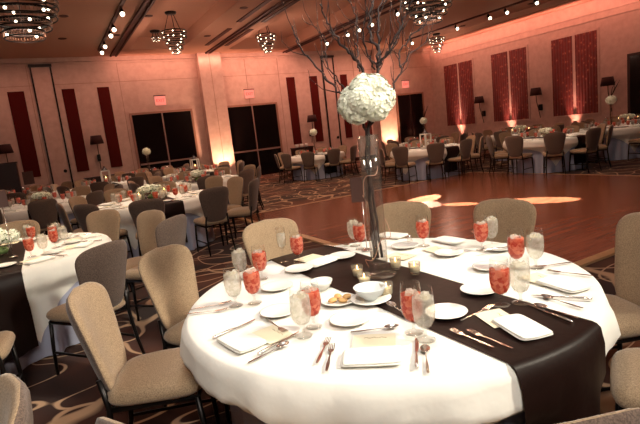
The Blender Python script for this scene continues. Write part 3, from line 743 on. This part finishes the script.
for i, (cx, cy, desc, off, cp, ang) in enumerate(TABS):
    dents = [off+36*k for k in range(10)] if off is not None else ([-64, 40, 5, -28, 75, 110] if i == 0 else [0, 36, -38, -74, -110, -145, 72, 108, 145, 180])
    table(cx, cy, desc, i+2.1, dents, ang, .6, 220 if i < 3 else 130)
    if off is not None:
        for k in range(10):
            ad = off+36*k; P = (cx+1.25*math.cos(rad(ad)), cy+1.25*math.sin(rad(ad)), .8)
            if in_view(P, 10):
                rr = random.Random(i*20+k)
                put_chair(cx, cy, ad, 1.36+rr.uniform(-.02, .10), 'brown upholstered chair %s of the %s' % (rel_dir(cx, cy, ad), desc), 'chairs around the '+desc, rr.uniform(-8, 8), True)
        far_settings(cx, cy, desc, off)
    if cp == 'low': low_flowers(cx+(.02 if i else .05), cy, desc, seed=i)
    if cp == 'lantern': lantern(cx, cy, desc)
    if cp == 'tall': tall_vase(cx, cy, desc, 1.45)
    if cp == 'tallb': tall_vase(cx, cy, desc, 1.42, branches=1)
    if cp == 'card': number_card(cx+.1, cy, .3, 'dark number card on a stand on the '+desc, .25, .12, .16)
    if cp == 'cand':
        low_flowers(cx, cy+.05, desc, 11, .17, .15, seed=i)
        for k in range(4):
            a = k*1.57+.5; b = NB(); p = (cx+.24*math.cos(a), cy+.24*math.sin(a), .7625)
            r = thing('pillar_candle', 'lit pillar candle in a glass cylinder beside the flowers on the %s' % desc, 'candle', p, 0, 'pillar candles on the '+desc)
            lathe(b, [(.04, .001), (.045, .003), (.045, .2)], 14); obj('glass_cylinder', b, M['vglass'], r)
            b = NB(); tube(b, [(0, 0, .004), (0, 0, .11)], .034, 12); obj('wax', b, M['wax'], r)
            b = NB(); lathe(b, [(0, .11), (.006, .122), (0, .145)], 8); obj('flame', b, M['flame'], r)
# chairs of the two near left tables
A = TABS[0][:2]; Bt = TABS[1][:2]
for c, a, R, lab, yw in ((A, -61.4, 1.65, 'large dark taupe chair back turned to the camera at the left-edge flower table', 6), (A, 38, 1.28, 'tan chair facing the camera at the far right of the left-edge flower table', 10),
                     (A, -1, 1.38, 'tan chair right of the left-edge flower table, back beside a taupe one', 28), (A, -27, 1.60, 'taupe chair back seen edge-on behind the tan one right of the left-edge flower table', -22),
                     (A, 82, 1.12, 'wide brown chair back at the far side of the left-edge flower table behind the flowers', 0), (A, -92, 1.87, 'brown chair seat corner cut by the left edge near the dark runner', 0),
                     (Bt, -103, 1.62, 'dark taupe chair back in front of the left candle table', 0), (Bt, -68, 1.52, 'brown chair with tan seat, back to the aisle, right of the left candle table', -18), (Bt, -8, 1.35, 'tan chair facing the camera right of the left candle table', 25),
                     (Bt, -38, 1.68, 'taupe chair with tan seat on the aisle behind the front one, left candle table', 0), (Bt, 30, 1.45, 'dark brown chair at the far right of the left candle table', 0), (Bt, 70, 1.3, 'brown chair at the far side of the left candle table', 0),
                     (Bt, 108, 1.3, 'dark brown chair at the far left of the left candle table', 0), (Bt, 144, 1.3, 'brown chair on the left of the left candle table, farther half', 0), (Bt, 180, 1.3, 'brown chair on the left of the left candle table, middle', 0), (Bt, -140, 1.35, 'brown chair at the near left of the left candle table', 0)):
    put_chair(*c, a, R, lab, 'chairs around the near left tables', yw)
def near_settings(cx, cy, desc, offs):
    for ad in offs:
        a = rad(ad); w = rel_dir(cx, cy, ad); g = ' '+w+' of the '+desc
        P = lambda r, d: (cx+r*math.cos(a+rad(d)), cy+r*math.sin(a+rad(d)), .7625)
        if not in_view(P(.7, 0), 10): continue
        P_tea.place(P(.50, 8), ad, 'goblet of pink-red iced drink'+g, 'pink-red drinks on the '+desc)
        P_wat.place(P(.56, 16), ad, 'goblet of iced water'+g, 'water goblets on the '+desc)
        P_plate.place(P(.63, -17), 0, 'white bread plate'+g, 'bread plates on the '+desc)
        P_nap.place(P(.77, 0), a+PI/2, 'folded white napkin'+g, 'napkins on the '+desc)
        P_menu.place(P(.645, 0), a+PI/2, 'cream menu card above the napkin'+g, 'menu cards on the '+desc)
        P_fork.place(P(.775, -9.5), a+PI, 'silver fork'+g, 'forks on the '+desc)
        P_knife.place(P(.775, 9.5), a+PI, 'silver knife'+g, 'knives on the '+desc)
        P_spoon.place(P(.79, 12.0), a+PI, 'silver spoon'+g, 'spoons on the '+desc)
near_settings(*A, TABS[0][2], [-62+36*k for k in range(10)])
near_settings(*Bt, TABS[1][2], [-103+36*k for k in range(10)])
number_card(-.36, 4.75, .5, 'dark number card on a silver rod on the left-edge flower table', .42, .05, .07)

# ------------------------------------------------------------------ settings of the big table
for px, py, k, lab in ((236, 306, 'w', 'iced water goblet nearest the left rim of the big table'), (255, 303, 't', 'pink-red drink beside the leftmost water goblet'), (242, 279, 'w', 'water goblet behind the leftmost pair'), (262, 279, 't', 'pink-red drink in front of the far left cream chair'),
        (284, 262, 'f', 'slender clear flute left of the far pink-red drink'), (299, 262, 't', 'pink-red drink at the far left end of the brown runner'), (304, 336, 'w', 'iced water goblet overlapping a pink-red drink near the left centre'), (314, 327, 't', 'pink-red drink partly behind the left centre water goblet'),
        (355, 246, 'w', 'water goblet just left of the tall vase'), (361, 249, 't', 'pink-red drink just left of the tall vase'), (424, 246, 't', 'pink-red drink alone at the far side right of the vase'), (482, 250, 't', 'pink-red drink in front of the far right chair'),
        (492, 246, 'w', 'water goblet behind the pink-red drink near the far right chair'), (517, 268, 't', 'pink-red drink at the right rim beside a water goblet'), (536, 268, 'w', 'water goblet closest to the right rim'), (501, 305, 't', 'pink-red drink standing at the edge of the runner, front right'),
        (521, 303, 'w', 'water goblet right of the front right pink-red drink'), (414, 333, 't', 'pink-red drink behind the front centre water goblet'), (426, 340, 'w', 'water goblet nearest the camera at front centre')):
    p = at(px, py); {'w': P_wat, 't': P_tea, 'f': P_flu}[k].place(p, px*.1, lab+', big foreground table', 'glasses on the big foreground table')
for px, py, lab in ((299, 270, 'at the runner edge behind the left glasses'), (277, 288, 'right of the left pink-red drink'), (279, 313, 'behind the left centre goblets'), (339, 302, 'holding biscuits'), (350, 321, 'empty, in front of the biscuit plate'),
                    (342, 257, 'on the runner left of the vase'), (405, 247, 'just right of the vase foot'), (449, 254, 'by the far napkin'), (480, 291, 'at the runner edge right of the candles'), (446, 314, 'on the dark runner right of the front goblets'), (490, 268, 'behind the front right drink'), (499, 249, 'behind the right rim drinks')):
    p = at(px, py, .763); P_plate.place(p, 0, 'white bread plate %s, big foreground table' % lab, 'bread plates on the big foreground table')
for px, py, rz in ((333, 302, .3), (338, 298, 1.2), (343, 302, 2.0), (347, 298, .5)):
    b = NB(); sphere(b, (0, 0, .009), .022, 12, 8, 0, (1.1, .8, .42)); p = at(px, py, .773)
    tag(obj('biscuit', b, M['bread'], loc=p, rz=rz), 'golden brown biscuit on the small plate left of the creamer bowl', 'biscuit', 'biscuits on the small plate')
# bowl on saucer
p = at(371, 301)
r = thing('sauce_bowl', 'pale blue-white bowl on a saucer in front of the vase', 'bowl', p)
b = NB(); lathe(b, [(0, .004), (.05, .002), (.085, .013), (.09, .016), (.085, .017), (.05, .008), (0, .008)], 36); obj('saucer', b, M['china'], r)
b = NB(); lathe(b, [(0, .010), (.028, .010), (.03, .016), (.055, .035), (.070, .062), (.072, .066), (.068, .064), (.05, .036), (0, .022)], 36); obj('bowl', b, M['greyblue'], r)
p = at(322, 289)
r = thing('sugar_bowl', 'small white bowl left of the biscuit plate', 'bowl', p)
b = NB(); lathe(b, [(0, 0), (.03, 0), (.05, .03), (.055, .045), (.052, .044), (.0, .012)], 28); obj('bowl', b, M['china'], r)
b = NB(); lathe(b, [(0, .014), (.03, .02), (.0, .026)], 16); obj('filling', b, M['napkin'], r)
# napkins and menus: (centre px, py), (direction px)
def ang(p, q): d = at(*q)-at(*p); return math.atan2(d.y, d.x)
for c, q, mn, lab in (((241, 342), (265, 356), (272, 334), 'at the left rim'), ((372, 358), (400, 357), (374, 341), 'at front centre'), ((521, 328), (545, 343), (497, 318), 'on the dark runner at front right'),
                      ((563, 285), (585, 292), (540, 279), 'at the right rim'), ((449, 241), (470, 245), (438, 250), 'before the far right chair'), ((322, 262), (340, 256), (309, 258), 'at the runner far end'), ((392, 236), (410, 238), (400, 256), 'at the far side behind the vase')):
    a = ang(c, q); p = at(*c, .7715); P_menu.place(at(*mn, .7645), a, 'cream menu card beside the napkin '+lab+', big foreground table', 'menu cards on the big foreground table')
    p = at(*c, .7648); P_nap.place(p, a, 'folded white napkin '+lab+' of the big foreground table', 'napkins on the big foreground table')
def cut(P, a, b, lab, dz=0):
    A_, B_ = at(*a), at(*b); m = (A_+B_)/2; d = B_-A_; o = P.place((m.x, m.y, .763+dz), math.atan2(d.y, d.x), lab+', big foreground table', 'cutlery on the big foreground table')
for P, a, b, lab in ((P_fork, (317, 364), (329, 339), 'silver fork, left of the two at front centre'), (P_fork, (326, 375), (333, 343), 'silver fork, right of the two at front centre'),
        (P_knife, (417, 373), (416, 336), 'silver knife right of the front centre napkin'), (P_spoon, (428, 372), (425, 348), 'silver teaspoon right of the front centre knife'), (P_spoon, (351, 333), (399, 327), 'dessert spoon above the front centre menu'),
        (P_knife, (212, 340), (257, 319), 'silver knife on the far side of the left napkin'), (P_spoon, (252, 362), (286, 345), 'silver spoon on the near side of the left napkin'), (P_knife, (256, 357), (301, 331), 'silver knife on the near side of the left napkin'),
        (P_fork, (194, 314), (221, 311), 'silver fork at the left rim nearest the chair'), (P_fork, (199, 309), (224, 304), 'second silver fork at the left rim, behind the first'), (P_fork, (268, 321), (284, 332), 'small fork beside the left plate'),
        (P_knife, (578, 326), (523, 303), 'silver knife on the runner at front right'), (P_spoon, (575, 318), (537, 306), 'silver spoon on the runner at front right'), (P_fork, (492, 348), (452, 331), 'left silver fork on the runner'), (P_fork, (516, 351), (465, 330), 'right silver fork on the runner'),
        (P_fork, (460, 322), (494, 306), 'dessert fork lying on the runner below the small plate'), (P_fork, (571, 263), (535, 268), 'silver fork farthest back at the right rim'), (P_fork, (587, 276), (552, 272), 'second silver fork at the right rim'),
        (P_knife, (588, 300), (534, 296), 'silver knife nearest at the right rim'), (P_spoon, (573, 306), (550, 299), 'silver spoon nearest at the right rim'), (P_knife, (492, 253), (508, 250), 'small knife on the plate behind the right drinks'),
        (P_knife, (325, 246), (347, 249), 'dark-toned knife at the far end of the runner'), (P_spoon, (330, 243), (350, 246), 'spoon at the far end of the runner'), (P_knife, (470, 232), (488, 240), 'knife beside the far napkin')):
    cut(P, a, b, lab, .016 if 'on the plate' in lab else 0)
r = P_spoon.place(at(404, 311, .775), 0, 'long silver serving spoon leaning out of the pale blue-white bowl, big foreground table', 'cutlery on the big foreground table')
a_, b_ = at(416, 321, .766), at(386, 302, .785); d = b_-a_; r.location = (a_+b_)/2; r.rotation_euler = (0, -math.asin(d.z/d.length), math.atan2(d.y, d.x))
# votives round the vase
for px, py, lab in ((358, 277, 'left of the three by the vase'), (365, 286, 'front left of the three by the vase'), (387, 296, 'in front of the vase, beside the blue-white bowl'), (396, 269, 'right behind the vase foot'), (415, 274, 'rightmost, beside the small goblet')):
    P_vot.place(at(px, py), 0, 'small lit votive candle, '+lab, 'votive candles on the big foreground table')
for px, py, s, lab in ((410, 244, 1, 'small salt shaker behind the plate right of the vase'),):
    r = thing('salt_shaker', lab, 'shaker', at(px, py)); b = NB(); lathe(b, [(0, 0), (.014, 0), (.018, .02), (.012, .04)], 14); obj('glass_body', b, M['vglass'], r)
    b = NB(); lathe(b, [(.0125, .04), (.013, .05), (.006, .058), (0, .059)], 12); obj('cap', b, M['silver'], r)
number_card(at(367, 250).x, at(367, 250).y, -.5, 'dark brown number card on a stand behind the tall vase', .30, .062, .075)

# ------------------------------------------------------------------ the tall centrepiece
VX, VY = 1.37, 1.96
r = thing('tall_vase', 'tall clear glass vase in the middle of the big foreground table', 'vase', (VX, VY, .7625))
H_ = .70
b = NB(); lathe(b, [(0, .001), (.078, .001), (.080, .004), (.05, .010), (.018, .020), (.016, .032), (.034, .045), (.042, .07), (.044, .2), (.047, .45), (.052, H_), (.0505, H_), (.0455, .45), (.0425, .2), (.040, .07), (0, .052)], 40); obj('glass_cylinder', b, M['vglass'], r)
b = NB(); lathe(b, [(0, .054), (.038, .07), (.041, .12), (0, .121)], 24); obj('water', b, M['glass'], r)
rnd = random.Random(11)
b = NB(); sphere(b, (0, 0, 0), .0036, 6, 4); budmesh = bpy.data.meshes.new('bud'); b.to_mesh(budmesh); b.free(); budmesh.materials.append(M['bud'])
def wiggle(pts, n=6, amp=.012, seed=0):
    rr = random.Random(seed); out = []
    P_ = [Vector(p) for p in pts]; P_ = [P_[0]*2-P_[1]]+P_+[P_[-1]*2-P_[-2]]
    for i in range(1, len(P_)-2):
        for k in range(n):
            t = k/n; a, b_, c_, d_ = P_[i-1:i+3]
            q = .5*((2*b_)+(c_-a)*t+(2*a-5*b_+4*c_-d_)*t*t+(3*b_-a-3*c_+d_)*t**3)
            out.append(q+V(rr.uniform(-amp, amp), rr.uniform(-amp, amp), rr.uniform(-amp, amp))*.5)
    out.append(P_[-2]); return out
DEP = 2.346
BR = [  # (picture points, depth offsets, base radius)
    ([(376, 84), (378, 68), (379, 52), (370, 36), (369, 18), (374, 0), (371, -18)], (0, .1), .0115, 'thick dark willow stem rising straight from the centre of the flowers'),
    ([(378, 68), (388, 50), (402, 24), (409, 8), (422, -12)], (0, -.12), .007, 'willow branch forking right from the central stem'),
    ([(378, 60), (379, 38), (378, 18), (383, -2), (390, -22)], (.02, .14), .007, 'upright willow branch between the two central forks'),
    ([(350, 99), (340, 93), (324, 77), (308, 57), (297, 42), (293, 26)], (0, .18), .0085, 'long willow branch reaching farthest left'),
    ([(367, 92), (361, 68), (346, 50), (337, 37), (328, 22), (320, 4)], (0, -.15), .0085, 'willow branch leaning left above the flowers'),
    ([(360, 72), (357, 60), (357, 44), (358, 26), (352, 6), (345, -8)], (-.05, .05), .005, 'thin upright willow branch just left of centre'),
    ([(391, 99), (394, 84), (401, 70), (399, 56), (406, 42), (421, 28), (432, 15)], (0, .12), .007, 'kinked willow branch on the right of the flowers'),
    ([(400, 68), (412, 53), (424, 43), (431, 33)], (.03, .2), .004, 'short willow twig reaching farthest right'),
    ([(378, 62), (392, 50), (398, 34), (399, 14), (404, -10)], (0, .22), .005, 'thin willow branch behind the right fork'),
    ([(350, 99), (338, 80), (325, 62), (326, 44), (318, 30), (306, 22)], (.02, .3), .004, 'thin willow branch crossing the left ones'),
    ([(375, 70), (366, 52), (362, 30), (366, 8), (360, -14)], (0, -.2), .005, 'willow branch curving up toward the camera'),
]
for i, (pp, (d0, d1), r0, lab) in enumerate(BR):
    rr = random.Random(40+i); n = len(pp)
    pts = [deep(x, y, DEP+d0+(d1-d0)*k/(n-1)) for k, (x, y) in enumerate(pp)]
    if pp[0][1] > 80 and i in (0, 3, 6): pts = [V(VX+rr.uniform(-.02, .02), VY+rr.uniform(-.02, .02), .85), V(VX+rr.uniform(-.02, .02), VY+rr.uniform(-.02, .02), 1.2), V(VX, VY, 1.47)]+pts
    w = wiggle(pts, 6, .014, i); rs = [max(.0016, r0*(1-.68*k/len(w))) for k in range(len(w))]
    b = NB(); tube(b, w, rs, 7)
    bb = []
    k0 = len(w)-6*(n-1)
    for k in range(max(2, k0+3), len(w)-1, 3):
        d = (w[k]-w[k-1]).normalized(); s = V(rr.uniform(-1, 1), rr.uniform(-1, 1), rr.uniform(.1, 1)).normalized(); L = rr.uniform(.05, .15)
        t1 = w[k]+(d*.7+s*.7)*L*.5; t2 = t1+(d*.5+s*.4+V(0, 0, .5))*L*.6; t3 = t2+(s*.3+V(rr.uniform(-.4, .4), rr.uniform(-.4, .4), .7))*L*.4
        tube(b, [w[k], t1, t2, t3], [rs[k]*.6, .0018, .0014, .001], 5); bb += [t2, t3, (t1+t2)/2]
    bb += [w[-1], w[-2], w[-4]]
    o = obj('willow_branch', b, M['bark']); tag(o, lab, 'branch', 'willow branches in the tall vase')
    for q in bb:
        if not in_view(q, 2): continue
        k = bpy.data.objects.new('bud', budmesh); C.objects.link(k); k.parent = o; k.location = q+V(rr.uniform(-.004, .004), 0, .002); sc = rr.uniform(.4, .85); k.scale = (sc, sc, sc)
hyd = [((0, 0, .10), 1.08), ((-.075, .0, .02), 1.0), ((.075, 0, .045), 1.05), ((-.03, -.07, .04), 1.0), ((.04, -.06, .0), 1.0), ((0, .075, .05), 1.0), ((-.06, .05, .06), .95), ((.06, .05, .085), .95), ((-.01, -.03, .095), 1.0), ((.045, -.03, .10), .95), ((-.055, -.03, -.01), .95)]
HL = ['at the top centre', 'at the lower left', 'at the right', 'at the front left', 'at the lower front right', 'at the back', 'at the back left', 'at the upper back right', 'at the upper front', 'at the upper right front', 'at the lowest left']
for (d, s), l in zip(hyd, HL):
    q = (rt0*d[0] + V(fwd.x, fwd.y, 0).normalized()*d[1])*.9
    o = P_hyd.place((VX+.012+q.x, VY+q.y, 1.592+d[2]*.84), s*9+d[0]*50, 'cream hydrangea head %s of the tall centrepiece' % l, 'hydrangea heads of the tall centrepiece')
    o.scale = (s, s, s); o.rotation_euler = (d[0]*20, d[1]*20, d[0]*40)
# curly pale tendril wound inside and outside the vase
b = NB(); pts = []
for k in range(60):
    t = k/59; a = 2.2+t*9; q = .058+.012*math.sin(t*23); pts.append((VX+q*math.cos(a), VY+q*math.sin(a), .80+.52*t+.02*math.sin(t*31)))
tube(b, pts, .0016, 6); tag(obj('curly_tendril', b, M['bud']), 'thin curly pale tendril wound around the tall vase', 'tendril')


# ------------------------------------------------------------------ uplights and lamps
def spot(name, loc, tgt, col, e, ang_, size=.05, blend=.6):
    l = bpy.data.lights.new(name, 'SPOT'); l.energy = e; l.color = col; l.spot_size = rad(ang_); l.spot_blend = blend; l.shadow_soft_size = size
    o = bpy.data.objects.new(name, l); C.objects.link(o); o.location = loc; d = Vector(tgt)-Vector(loc); o.rotation_euler = d.to_track_quat('-Z', 'Y').to_euler(); return o
def area(name, loc, size, col, e, tgt=None, sy=None, spread=180):
    l = bpy.data.lights.new(name, 'AREA'); l.energy = e; l.color = col; l.size = size; l.spread = rad(spread)
    if sy: l.shape = 'RECTANGLE'; l.size_y = sy
    else: l.shape = 'DISK'
    o = bpy.data.objects.new(name, l); C.objects.link(o); o.location = loc
    if tgt is not None: d = Vector(tgt)-Vector(loc); o.rotation_euler = d.to_track_quat('-Z', 'Y').to_euler()
    return o
def uplight(x, y, tgt, col, e, ang_, lab):
    r = thing('uplight', lab, 'uplight', (x, y, 0), 0, 'floor uplights')
    b = NB(); lathe(b, [(0, 0), (.09, 0), (.09, .02), (.075, .03), (.075, .2), (.065, .2), (.06, .1), (0, .1)], 16); obj('can', b, M['black'], r)
    spot('uplight_beam', (x, y, .22), tgt, col, e, ang_, .05, .8)
RED = (1, .30, .18); PINK = (1, .42, .28); AMB = (1, .50, .30)
uplight(5.95, YB-.95, (5.95, YB-.38, 1.5), AMB, 420, 85, 'floor uplight at the foot of the pink-lit column')
uplight(13.98, YB-.85, (13.98, YB-.30, 1.5), AMB, 420, 85, 'floor uplight at the foot of the far corner column')
for y, e in ((11.13, 380), (13.93, 420), (16.71, 600)): spot('uplight_core', (XR-.13, y, .4), (XR-.005, y, 3.6), (1, .50, .38), e, 15, .02, .6)
for y, l, e in ((11.13, 'nearest', 380), (13.93, 'middle', 380), (16.71, 'farthest', 400)):
    uplight(XR-.22, y, (XR-.01, y, 3.0), (1, .36, .25), e, 44, 'floor uplight below the %s red drapes' % l)
area('cove_light', (16.45, 11, 4.62), 14.5, (1, .36, .25), 85, (17, 11, 4.66), .08)
area('cove_light', (6.0, YB-.6, 4.55), 7, (1, .40, .28), 35, (6.0, YB, 4.3), .15)
WARM = (1, .66, .44)
def pin(x, y, e, col=(1, .82, .62), ang_=29): spot('table_fill', (x, y, ZC-.05), (x, y, .76), col, e, ang_, .06, .5)  # added narrow spot that lights a tabletop but not its chairs
for (cx, cy, *_), e in zip(TABS, (640, 560, 440, 360, 360, 400, 300, 260, 300, 400, 430, 220, 220, 260, 120)): pin(cx, cy, e)
pin(1.30, 1.95, 275, (1, .96, .90), 32)
def downlamp(x, y, e, col=WARM, size=.5, spread=150): area('downlight_lamp', (x, y, ZC-.06), size, col, e, (x, y, 0), None, spread)
for x, y, e in ((.6, 6.0, 40), (6.3, 6.5, 85), (5.6, 12.0, 75)):
    downlamp(x, y, e)
spot('front_fill', (4.4, -1.5, 4.3), (-.1, 3.1, .6), (1, .90, .72), 2000, 40, .3, .8)  # added off-frame spot, narrowed to keep the lower right chairs dark
area('front_fill', (-.6, -1.8, 4.2), 1.2, (1, .92, .80), 70, (1.0, 2.2, .7), None, 110)  # added off-frame fill for the cloth sides facing the camera
for l_, t_, e_, c_ in (((13.85, 10.3, 4.5), (6.0, 7.02, 0), 30000, 3.4), ((2.12, 12.2, 4.5), (6.75, 5.1, 0), 20000, 3.6), ((2.12, 12.2, 4.5), (6.0, 6.0, 0), 14000, 2.2), ((9.68, 13.1, 4.5), (5.75, 6.5, 0), 9000, 2.4)):
    spot('floor_pattern_spot', l_, t_, (1, .84, .66), e_*4.5, c_, .01, .2)
area('wall_fill', (2.0, YB-1.5, 4.7), 9, (1, .45, .33), 26, (2.0, YB, 2.6), .2, 110)  # added fills that brighten the back and right walls, without fixtures
area('wall_fill', (10.5, YB-1.5, 4.7), 9, (1, .42, .30), 75, (10.5, YB, 2.6), .2, 110)
area('wall_fill', (XR-1.4, 11.5, 4.55), 12, (1, .40, .30), 30, (XR, 11.5, 2.6), .2, 110)
for x, y, z, e in ((.10, 10.05, 3.5, 28), (8.22, 8.9, 3.5, 45), (3.68, 14.2, 3.9, 60), (6.85, 14.9, 3.9, 60), (14.5, 15.3, 3.9, 40)):
    l = bpy.data.lights.new('chandelier_lamp', 'POINT'); l.energy = e; l.color = (1, .56, .40); l.shadow_soft_size = .25
    o = bpy.data.objects.new('chandelier_lamp', l); C.objects.link(o); o.location = (x, y, z)
w = bpy.data.worlds.new('world'); S.world = w; w.use_nodes = True
w.node_tree.nodes['Background'].inputs[0].default_value = (.10, .04, .03, 1); w.node_tree.nodes['Background'].inputs[1].default_value = .3

S.view_settings.view_transform = 'Standard'; S.view_settings.look = 'None'; S.view_settings.exposure = .0; S.view_settings.gamma = 1
S.cycles.use_denoising = True
S.cycles.max_bounces = 8; S.cycles.transparent_max_bounces = 24; S.cycles.diffuse_bounces = 4
S.cycles.caustics_reflective = False; S.cycles.caustics_refractive = False
S.cycles.sample_clamp_indirect = 4
